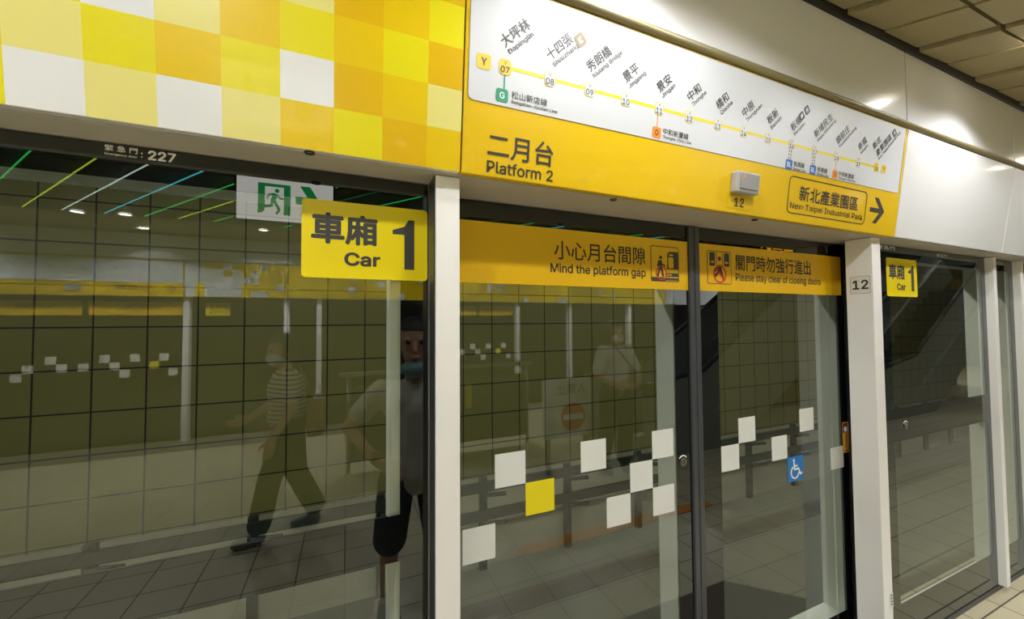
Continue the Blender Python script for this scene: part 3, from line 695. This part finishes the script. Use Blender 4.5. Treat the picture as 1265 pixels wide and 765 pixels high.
for i, (a, b) in enumerate(zip(oxs, oxs[1:])):
    t = thing('opposite_glass_panel', 'dark glass screen panel on the opposite side of the platform', 'glass panel', ((a + b) / 2, YO, 0), 'opposite glass panels')
    MB().box(a + .04, b - .04, YO - .02, YO - .004, .03, 2.034).build('glass', M_FRIT, t)
    MB().box(a + .04, b - .04, YO - .06, YO - .022, .0, 2.034).build('frame', M_DGREY, t)
    if i in (0, 4):
        for (x0, x1) in ((a + .06, (a + b) / 2 - .03), ((a + b) / 2 + .03, b - .06)):
            s_ = flat('warning_strip', rect(-x1, 1.776, -x0, 1.965), FO, .0005, M_STRIPY, t)
            text('小心月台間隙', -x1 + .25, -x1 + .65, 1.86, 1.93, FO, .0012, M_INK, s_)
        for k, j in ((0, 0), (1, 1), (-1, 2), (3, 0), (6, 0), (5, 1), (4, 2), (8, 1), (11, 0), (10, 1), (13, 1), (14, 2), (16, 0)):
            if CELL * (k + 1) + .24 > b - a: continue
            sticker(t, -b + .12 + CELL * (k + 1), ZR - CELL * j, CELL, M_STICKY if k == 1 else M_STICK, FO)
    if i == 1:
        o = flat('car_sign', rrect(-b + .75, 1.77, -b + 1.05, 1.96, .01), FO, .0006, M_SIGNY, t)
        text('車廂', -b + .77, -b + .92, 1.86, 1.94, FO, .0012, M_INKG, o); text('1', -b + .96, -b + 1.0, 1.80, 1.93, FO, .0012, M_INKG, o, bold=.02)
for x in oxs:
    tag(MB().box(x - .036, x + .036, YO + .0, YO + .12, 0, 2.034).build('opposite_post', M_POST), 'white post of the opposite screen doors', 'post', 'opposite posts')

# ------------------------------------------------------------------ things on the platform (met in the glass reflections)
# hanging exit sign, face towards the near doors
es = thing('exit_sign', 'white lit emergency exit sign with green running figure hanging over the platform', 'sign', (-.86, -2.43, 2.8))
MB().box(-1.20, -.52, -2.47, -2.43, 2.42, 2.80).build('housing', M_BLACK, es, bevel=.004)
FE = frame((-.86, -2.43, 2.61), (-1, 0, 0), (0, 0, 1))
M_LITW = mat('lit_white', '#e9e2de', .4, emit=3.2); M_LITG = mat('lit_green', '#1c8f4a', .4, emit=2.6)
flat('face', rect(-.325, -.175, .325, .175), FE, .002, M_LITW, es)
g = MB()
def GP(a): return [(.19 - u * .215, -.125 + v * .235) for u, v in reversed(a)]
g.prism(GP([(0, 0), (.14, .05), (.21, .13), (.21, 1), (0, 1)]), FE, .0021, .003); g.prism(GP(rect(.21, .9, .79, 1)), FE, .0021, .003); g.prism(GP(rect(.79, .0, 1, 1)), FE, .0021, .003)
g.prism(GP(circ(.58, .78, .07, 16)), FE, .0021, .003)
for a in (bar2(.54, .68, .44, .42, .15), bar2(.47, .66, .32, .62, .07), bar2(.32, .62, .26, .50, .06), bar2(.58, .66, .66, .54, .06), bar2(.66, .54, .78, .54, .06),
          bar2(.44, .44, .40, .26, .09), bar2(.40, .27, .17, .25, .08), bar2(.50, .44, .66, .14, .09), bar2(.66, .14, .55, .02, .07)): g.prism(GP(a), FE, .0021, .0032)
g.build('running_figure', M_LITG, es)
g = MB(); g.prism(rect(-.19, -.03, -.06, .03), FE, .0021, .003)
g.prism([(-.16, .115), (-.23, .0), (-.16, .0), (-.09, .115)], FE, .0021, .003); g.prism([(-.16, 0), (-.23, 0), (-.16, -.115), (-.09, -.115)], FE, .0021, .003)
g.build('arrow', M_LITG, es)
for x in (-1.08, -.76): MB().tube((x, -2.45, 2.80), (x, -2.45, 2.905), .006, n=8).build('hanger', M_CHROME, es)
# wayfinding sign to the exit
ws = thing('wayfinding_sign', 'black hanging sign with orange exit arrow and lettering', 'sign', (5.4, -2.5, 2.8))
MB().box(4.5, 6.3, -2.46, -2.42, 2.56, 2.88).build('housing', M_BLACK, ws, bevel=.004)
FW = frame((6.0, -2.42, 2.73), (-1, 0, 0), (0, 0, 1)); M_LITO = mat('lit_orange', '#f0a020', .4, emit=3); M_LITT = mat('lit_white_letters', '#f4f4f0', .4, emit=3.5)
text('出口', .46, .90, -.10, .12, FW, .002, M_LITO, ws, bold=.02)
MB().prism(bar2(.96, -.10, 1.10, .05, .07), FW, .0005, .002).prism([(1.17, .13), (.95, .11), (1.15, -.09)], FW, .0005, .0021).build('arrow', M_LITO, ws)
text('Exit', .06, .38, -.08, .11, FW, .002, M_LITT, ws, bold=.02)
for x in (4.7, 6.1): MB().tube((x, -2.44, 2.88), (x, -2.44, 2.96), .008, n=8).build('hanger', M_CHROME, ws)
# two flights of escalator rising along the platform
ca, sa, ta = math.cos(R(33)), math.sin(R(33)), math.tan(R(33))
M_SKIRT = mat('stainless_cladding', '#9b9c92', .4, metal=.4, var=.05); M_STEP = mat('escalator_step', '#4a4c4a', .5, metal=.3); M_HAND = mat('black_handrail', '#161716', .4)
M_BROWN = mat('brown_cladding', '#6d563c', .6, var=.06)
def escalator(f, EL, label):
    ec = thing('escalator', label, 'escalator', (f + 1, -3.1, 0))
    def epath(off): return [(f - .85, off * .9), (f - .3, off), (f + .15, off + .06)] + [(f + .15 + EL * ca * t, off + .06 + EL * sa * t) for t in (.25, .5, .75, 1)]
    for y in (-2.55, -3.65):
        top = epath(.95); bot = epath(.32)
        FY = lambda a, b, h, y=y: Vector((a, y - h, b))
        MB().prism(bot + top[::-1], FY, -.012, .012).build('balustrade', M_SKIRT, ec)
        b = MB(); pr = [(f - 1.0, .5), (f - 1.03, .72), (f - .92, .88)] + top
        for p, q_ in zip(pr, pr[1:]): b.tube((p[0], y, p[1]), (q_[0], y, q_[1]), .034, n=10)
        b.build('handrail', M_HAND, ec, smooth=True)
        low = [(f - 1.0, .001), (f + .7, .001), (f + .7 + EL * ca, EL * sa - .02)]
        MB().prism(low + [(f + .15 + EL * ca, EL * sa + .38), (f + .15, .38), (f - .3, .32), (f - 1.0, .3)], FY, -.06, .06).build('skirt', M_SKIRT, ec)
    b = MB(); n = int(EL * ca / .25)
    for k in range(n):
        x = f - .2 + k * .25; z = max(.02, (x - f - .2) * ta); b.box(x, x + .25, -3.58, -2.62, z - .05, z + .13)
    b.build('steps', M_STEP, ec)
    u0, u1 = f + 1.1, f + .9 + EL * ca
    MB().prism([(u0, .001), (u1, .001), (u1, (u1 - f - .75) * ta - .03), (u0, (u0 - f - .75) * ta - .03)], lambda a, b, h: Vector((a, -3.7 - h, b)), -.03, .03).build('underside_wall', M_BROWN, ec)
escalator(3.7, 6.2, 'steel escalator with dark handrails, its foot nearest the no-entry board')
escalator(8.6, 5.0, 'steel escalator farther along the platform with a brown wall under its flight')
ad = thing('amber_display', 'amber lit display case on the far side of the platform', 'display', (18.4, YO + .1, 1.5))
MB().box(17.7, 19.2, YO + .125, YO + .17, .75, 2.02).build('case', M_BROWN, ad)
MB().box(17.8, 18.42, YO + .171, YO + .18, .83, 1.95).build('lit_pane', mat('amber_glow', '#d98a3a', .4, emit=1.6), ad)
MB().box(18.48, 19.1, YO + .171, YO + .18, .83, 1.95).build('lit_pane', bpy.data.materials['amber_glow'], ad)
# no-entry board by the escalator foot
nb = thing('no_entry_board', 'white standing board with a red no-entry disc by the escalator', 'sign', (1.9, -2.6, 0))
MB().box(1.52, 2.12, -2.62, -2.58, .38, 1.02).build('board', M_STICK, nb, bevel=.004)
FN = frame((1.82, -2.58, .70), (-1, 0, 0), (0, 0, 1))
d_ = flat('disc', circ(-.07, -.10, .155, 36), FN, .002, mat('red_disc_film', '#c8402e', .4), nb); flat('bar', rect(-.20, -.13, .06, -.07), FN, .0028, M_WTXT, d_)
text('入禁止', -.24, .14, .15, .27, FN, .002, M_INK, nb)
for x in (1.58, 2.06): MB().box(x - .02, x + .02, -2.62, -2.58, .0, .38).build('leg', M_CHROME, nb)
# steel barrier rail with a yellow marker left of the escalator
br = thing('barrier_rail', 'stainless barrier with handrail and yellow marker along the platform', 'railing', (.4, -3.6, 0))
for x in (-.4, .75, 1.85): MB().tube((x, -3.7, 0), (x, -3.7, 1.06), .022, n=10).build('post', M_CHROME, br, smooth=True)
MB().tube((-.5, -3.7, 1.08), (1.92, -3.7, 1.08), .026, n=12).build('handrail', M_CHROME, br, smooth=True)
MB().box(-.38, 1.83, -3.705, -3.695, .12, .95).build('infill_panel', mat('smoked_panel', '#4b4c3a', .3), br)
MB().box(.98, 1.06, -3.694, -3.68, .55, .86).build('yellow_marker', M_SIGNY, br)
# floor markings
fmk = MB().prism([(.9, -.64), (1.79, -.64), (2.30, -.13), (.9, -.13)], lambda a, b, h: Vector((a, b, h)), .0003, .0012).build('floor_marking', mat('dark_floor_film', '#5b4c40', .5))
tag(fmk, 'dark brown angled floor marking on the tiles in front of the doors', 'floor marking')
tag(MB().box(.72, 2.6, -1.50, -1.40, .0002, .004).build('tactile_strip', mat('orange_tactile', '#e08a1c', .6)), 'narrow orange strip set along the platform floor', 'floor strip')

# ------------------------------------------------------------------ people waiting and walking (met in the glass reflections)
def finger_set(mb, w, d, side, up, curl=.5, s=1):
    """palm and five separate fingers from wrist w, pointing along d; side = thumb side"""
    d = Vector(d).normalized(); up = Vector(up).normalized(); side = Vector(side).normalized()
    pc = Vector(w) + d * .05 * s
    for k in (-1, -.33, .33, 1): mb.limb([(Vector(w) + side * k * .014, .017 * s), (Vector(w) + d * .085 * s + side * k * .027, .0125 * s)])
    for k, L in ((1, .070), (.36, .080), (-.32, .074), (-1, .058)):
        p = Vector(w) + d * .088 * s + side * k * .027; a1 = (d - up * curl * .35).normalized(); a2 = (d - up * curl * 1.0).normalized(); a3 = (d - up * curl * 1.8).normalized()
        p1 = p + a1 * L * .45 * s; p2 = p1 + a2 * L * .32 * s; p3 = p2 + a3 * L * .25 * s
        mb.limb([(p, .0100 * s), (p1, .0092 * s), (p2, .0085 * s), (p3, .0075 * s)])
    t0 = Vector(w) + d * .03 * s + side * .030; t1 = t0 + (d * .7 + side * .7).normalized() * .035 * s; t2 = t1 + (d * .95 + side * .25).normalized() * .03 * s
    mb.limb([(t0, .013 * s), (t1, .011 * s), (t2, .009 * s)])
def person(label, loc, face, J, tee, legs, mask, hair_long, head_s=1.0, shorts=False, shoe='#6d6a6c', bare_leg=False):
    """J: joints in world space; face: unit direction of the face"""
    r = thing('person', label, 'person', loc)
    f = Vector(face).normalized(); up = Vector((0, 0, 1)); rt = f.cross(up).normalized(); V = {k: Vector(v) for k, v in J.items()}
    rot = Matrix((rt, f, up)).transposed(); hs = head_s
    hc = V['head']; b = MB()
    b.ball(hc + up * .02 * hs, .098 * hs, 20, 14, (.80, .98, 1.12), rot); b.ball(hc + f * .022 * hs - up * .052 * hs, .066 * hs, 18, 12, (.86, .98, 1.08), rot)
    b.ball(hc + f * .062 * hs - up * .100 * hs, .026 * hs, 12, 8, (1.1, .8, .8), rot)
    b.limb([(hc + f * .092 * hs + up * .008, .010 * hs), (hc + f * .108 * hs - up * .028 * hs, .0155 * hs)])
    for s in (-1, 1):
        b.ball(hc + rt * s * .078 * hs - up * .012 - f * .012, .030 * hs, 12, 8, (.35, .6, 1), rot); b.ball(hc + f * .088 * hs + rt * s * .034 * hs + up * .026 * hs, .013 * hs, 10, 8, (2, .6, .6), rot)
    for s in (-1, 1): b.ball(hc + f * .093 * hs - up * .066 * hs + rt * s * .01, .011 * hs, 10, 8, (1.6, .7, .6), rot)
    b.limb([(V['neck'], .052), (hc - up * .06 * hs - f * .01, .050)])
    b.limb([(V['neck'] - up * .03, .06), (V['chest'], .115), (V['waist'], .105), (V['pelvis'], .115)])
    for s in 'LR':
        sh, el, wr = V['sh' + s], V['el' + s], V['wr' + s]
        b.limb([(V['chest'] + up * .08, .07), (sh, .050), (el, .036), (wr, .026)])
        dr_ = (wr - el).normalized(); dh = Vector(J.get('hd' + s, dr_)); sd = Vector(J.get('th' + s, f))
        sd = (sd - dh.normalized() * sd.dot(dh.normalized())); finger_set(b, wr, dh, sd, dh.cross(sd), .45)
        hp, kn, an, to = V['hip' + s], V['kn' + s], V['an' + s], V['to' + s]
        b.limb([(V['pelvis'], .10), (hp, .085), (kn, .055), (kn.lerp(an, .35), .050), (an, .036), (an - up * (an.z - .045), .034), (Vector((to.x, to.y, .032)), .030)])
    b.build('body', SK, r, remesh=.007)
    # hair
    h = MB(); h.ball(hc + up * .034 * hs - f * .014 * hs, .113 * hs, 22, 16, (.84, .99, 1.05), rot)
    if hair_long:
        h.ball(hc - f * .085 * hs - up * .03, .062 * hs, 16, 10, (1, .8, 1.2), rot); h.ball(hc - f * .06 - up * .08, .05 * hs, 14, 10, (1.1, .8, 1.3), rot)
    hm = h.build('hair', M_HAIR, r, remesh=.009)
    bm = bmesh.new(); bm.from_mesh(hm.data); off = base_of(r)
    cut = [v for v in bm.verts if (v.co + off - hc).dot(f) > .035 * hs and (v.co + off - hc).z < .075 * hs]
    bmesh.ops.delete(bm, geom=cut, context='VERTS'); bm.to_mesh(hm.data); bm.free()
    for s in (-1, 1):
        e = MB().ball(hc + f * .089 * hs + rt * s * .034 * hs + up * .012 * hs, .0115 * hs, 12, 8).build('eye', mat('eye_dark', '#171310', .2), r, smooth=True)
    # face mask
    if mask:
        mm, dz = mask; k_ = MB(); k_.ball(hc + f * .036 * hs + up * (-.052 + dz) * hs, .076 * hs, 20, 14, (.92, 1.02, .80 if dz == 0 else .62), rot)
        mo = k_.build('face_mask', mat('mask_' + mm.strip('#'), mm, .8), r, remesh=.007)
        bm = bmesh.new(); bm.from_mesh(mo.data)
        bmesh.ops.delete(bm, geom=[v for v in bm.verts if (v.co + off - hc).dot(f) < .01 * hs or abs((v.co + off - hc).z - (-.052 + dz) * hs) > .052 * hs], context='VERTS'); bm.to_mesh(mo.data); bm.free()
        for s in (-1, 1): MB().tube(hc + f * .02 * hs + rt * s * .066 * hs + up * (-.045 + dz) * hs, hc - f * .012 + rt * s * .084 * hs - up * .006, .0022, n=6).build('mask_loop', M_WTXT, r)
    # top
    c = MB(); c.limb([(V['neck'] - up * .055, .062), (V['chest'], .138), (V['waist'], .128), (V['hem'], .136)])
    c.limb([(V['chest'] + (V['shL'] - V['chest']) * .45, .115), (V['chest'] + (V['shR'] - V['chest']) * .45, .115), (V['waist'] + rt * .03, .122)])
    for s in 'LR':
        c.limb([(V['chest'] + up * .07, .078), (V['sh' + s], .066), (V['sh' + s].lerp(V['el' + s], tee[2]), .064)])
    c.build('t_shirt', tee[0], r, remesh=.010)
    # lower garment
    c = MB()
    for s in 'LR':
        hp, kn, an = V['hip' + s], V['kn' + s], V['an' + s]
        c.limb([(V['pelvis'] + up * .03, .122), (hp, .104), (kn, .092 if shorts else .083)] + ([] if shorts else [(an + up * .06, .080)]))
    c.build('shorts' if shorts else 'trousers', legs, r, remesh=.010)
    for s in 'LR':
        an, to = V['an' + s], V['to' + s]; k_ = MB()
        k_.limb([(Vector((an.x, an.y, .055)), .046), (Vector((an.x, an.y, .045)).lerp(Vector((to.x, to.y, .04)), .6), .044), (Vector((to.x, to.y, .038)), .038)])
        d = (to - an); d.z = 0; d.normalize(); n_ = Vector((-d.y, d.x, 0))
        sole = k_.build('shoe', mat('shoe_' + shoe.strip('#'), shoe, .6), r, remesh=.008)
    return r
# striped shirt with procedural bands
def stripes():
    m = mat('striped_knit', '#e4e2da', .8); nt = m.node_tree; b = nt.nodes['Principled BSDF']; tc = nt.nodes.new('ShaderNodeTexCoord')
    sp_ = nt.nodes.new('ShaderNodeSeparateXYZ'); nt.links.new(tc.outputs['Object'], sp_.inputs[0])
    q1 = nt.nodes.new('ShaderNodeMath'); q1.operation = 'MULTIPLY'; q1.inputs[1].default_value = 1 / .034; nt.links.new(sp_.outputs['Z'], q1.inputs[0])
    q2 = nt.nodes.new('ShaderNodeMath'); q2.operation = 'FRACT'; nt.links.new(q1.outputs[0], q2.inputs[0])
    q3 = nt.nodes.new('ShaderNodeMath'); q3.operation = 'LESS_THAN'; q3.inputs[1].default_value = .38; nt.links.new(q2.outputs[0], q3.inputs[0])
    mx = nt.nodes.new('ShaderNodeMix'); mx.data_type = 'RGBA'; nt.links.new(q3.outputs[0], mx.inputs[0]); mx.inputs[6].default_value = lin('#e4e2da'); mx.inputs[7].default_value = lin('#26241f')
    nt.links.new(mx.outputs[2], b.inputs['Base Color']); return m
wx, wy = -.86, -2.55
wJ = dict(head=(wx - .04, wy + .0, 1.43), neck=(wx - .01, wy, 1.29), chest=(wx, wy, 1.14), waist=(wx + .01, wy, .98), pelvis=(wx + .02, wy, .86), hem=(wx + .0, wy, .93),
          shR=(wx + .04, wy + .155, 1.24), elR=(wx + .06, wy + .22, 1.0), wrR=(wx - .06, wy + .25, .82), shL=(wx - .03, wy - .155, 1.24), elL=(wx - .10, wy - .21, 1.02), wrL=(wx - .29, wy - .22, .88),
          hipR=(wx + .02, wy + .08, .82), knR=(wx - .10, wy + .09, .46), anR=(wx - .16, wy + .08, .09), toR=(wx - .30, wy + .09, .03),
          hipL=(wx + .02, wy - .08, .82), knL=(wx + .06, wy - .08, .46), anL=(wx + .20, wy - .08, .11), toL=(wx + .06, wy - .08, .03), hdL=(-.9, 0, -.25), thL=(0, .3, 1), hdR=(-.2, 0, -1), thR=(-1, .2, 0))
person('person in striped t-shirt and dark wide trousers walking past with a white mask', (wx, wy, 0), (-.85, .53, 0), wJ, (stripes(), 0, .55), mat('olive_trousers', '#23221c', .8), ('#dfe2e4', 0), True, .98)
tb = thing('shoulder_bag', 'tan shoulder bag carried behind the person in the striped t-shirt', 'bag', (wx + .19, wy + .12, .86))
MB().box(wx + .16, wx + .28, wy - .02, wy + .26, .80, 1.08).build('bag_body', mat('tan_leather', '#8d6a45', .6), tb, bevel=.03)
MB().limb([((wx + .2, wy + .22, 1.07), .008), ((wx + .10, wy + .17, 1.33), .008), ((wx + .2, wy + .04, 1.07), .008)]).build('strap', mat('tan_strap', '#7d5c3a', .6), tb, smooth=True)
vx, vy = 2.30, -2.36
vJ = dict(head=(vx, vy + .02, 1.52), neck=(vx, vy, 1.39), chest=(vx, vy, 1.23), waist=(vx, vy, 1.05), pelvis=(vx, vy, .92), hem=(vx, vy, .98),
          shR=(vx + .17, vy, 1.33), elR=(vx + .26, vy + .04, 1.08), wrR=(vx + .12, vy + .24, 1.02), shL=(vx - .17, vy, 1.33), elL=(vx - .26, vy + .02, 1.08), wrL=(vx - .14, vy + .24, 1.0),
          hipR=(vx + .09, vy, .88), knR=(vx + .10, vy + .04, .48), anR=(vx + .10, vy, .09), toR=(vx + .12, vy + .15, .03), hipL=(vx - .09, vy, .88), knL=(vx - .10, vy - .02, .48), anL=(vx - .11, vy - .1, .1), toL=(vx - .12, vy + .05, .03),
          hdR=(-.6, .8, .0), thR=(0, .2, 1), hdL=(.6, .8, .0), thL=(0, .2, 1))
person('person in white t-shirt with a thin cross-body strap and white mask', (vx, vy, 0), (-.25, .97, 0), vJ, (mat('white_cotton', '#dedbd0', .85), 0, .8), mat('dark_trousers', '#22231f', .8), ('#e2e2e0', 0), True, 1.0)
cbg = thing('cross_body_bag', 'small black cross-body bag on the person in the white t-shirt', 'bag', (vx + .2, vy + .1, .9))
MB().box(vx + .24, vx + .40, vy + .14, vy + .22, .82, .98).build('bag_body', M_HAND, cbg, bevel=.015)
b = MB(); pts = [(vx + .24, vy + .12, 1.0), (vx + .13, vy + .155, 1.12), (vx + .0, vy + .160, 1.26), (vx - .09, vy + .10, 1.39), (vx - .10, vy, 1.43)]
for p, q_ in zip(pts, pts[1:]): b.tube(p, q_, .007, n=6)
b.build('strap', M_HAND, cbg)
mx_, my_ = -.06, -1.33
mJ = dict(head=(mx_ - .01, my_ + .03, 1.53), neck=(mx_, my_, 1.36), chest=(mx_, my_, 1.16), waist=(mx_, my_, .93), pelvis=(mx_, my_, .80), hem=(mx_, my_, .80),
          shL=(mx_ - .185, my_, 1.27), elL=(mx_ - .36, my_ - .10, 1.06), wrL=(mx_ - .21, my_ + .08, .90), shR=(mx_ + .185, my_, 1.27), elR=(mx_ + .25, my_ - .02, 1.02), wrR=(mx_ + .24, my_ + .04, .80),
          hipL=(mx_ - .10, my_, .76), knL=(mx_ - .14, my_ + .03, .46), anL=(mx_ - .15, my_ - .02, .09), toL=(mx_ - .18, my_ + .13, .03), hipR=(mx_ + .10, my_, .76), knR=(mx_ + .13, my_ + .03, .46), anR=(mx_ + .14, my_ - .02, .09), toR=(mx_ + .17, my_ + .13, .03),
          hdL=(.75, .25, -.5), thL=(0, .3, .9), hdR=(0, .1, -1), thR=(0, 1, 0))
mn = person('person in grey t-shirt and black shorts standing with hand on hip, mask on chin', (mx_, my_, 0), (-.12, .99, 0), mJ, (mat('grey_cotton', '#d8d5ce', .85), 0, .6), mat('black_shorts', '#0c0d10', .7), ('#7fa6ac', -.075), False, 1.08, shorts=True, shoe='#2c2c2e')
MB().limb([((mx_ - .225, my_ + .05, .925), .031), ((mx_ - .215, my_ + .068, .910), .031)]).build('wristwatch', M_HAND, mn)
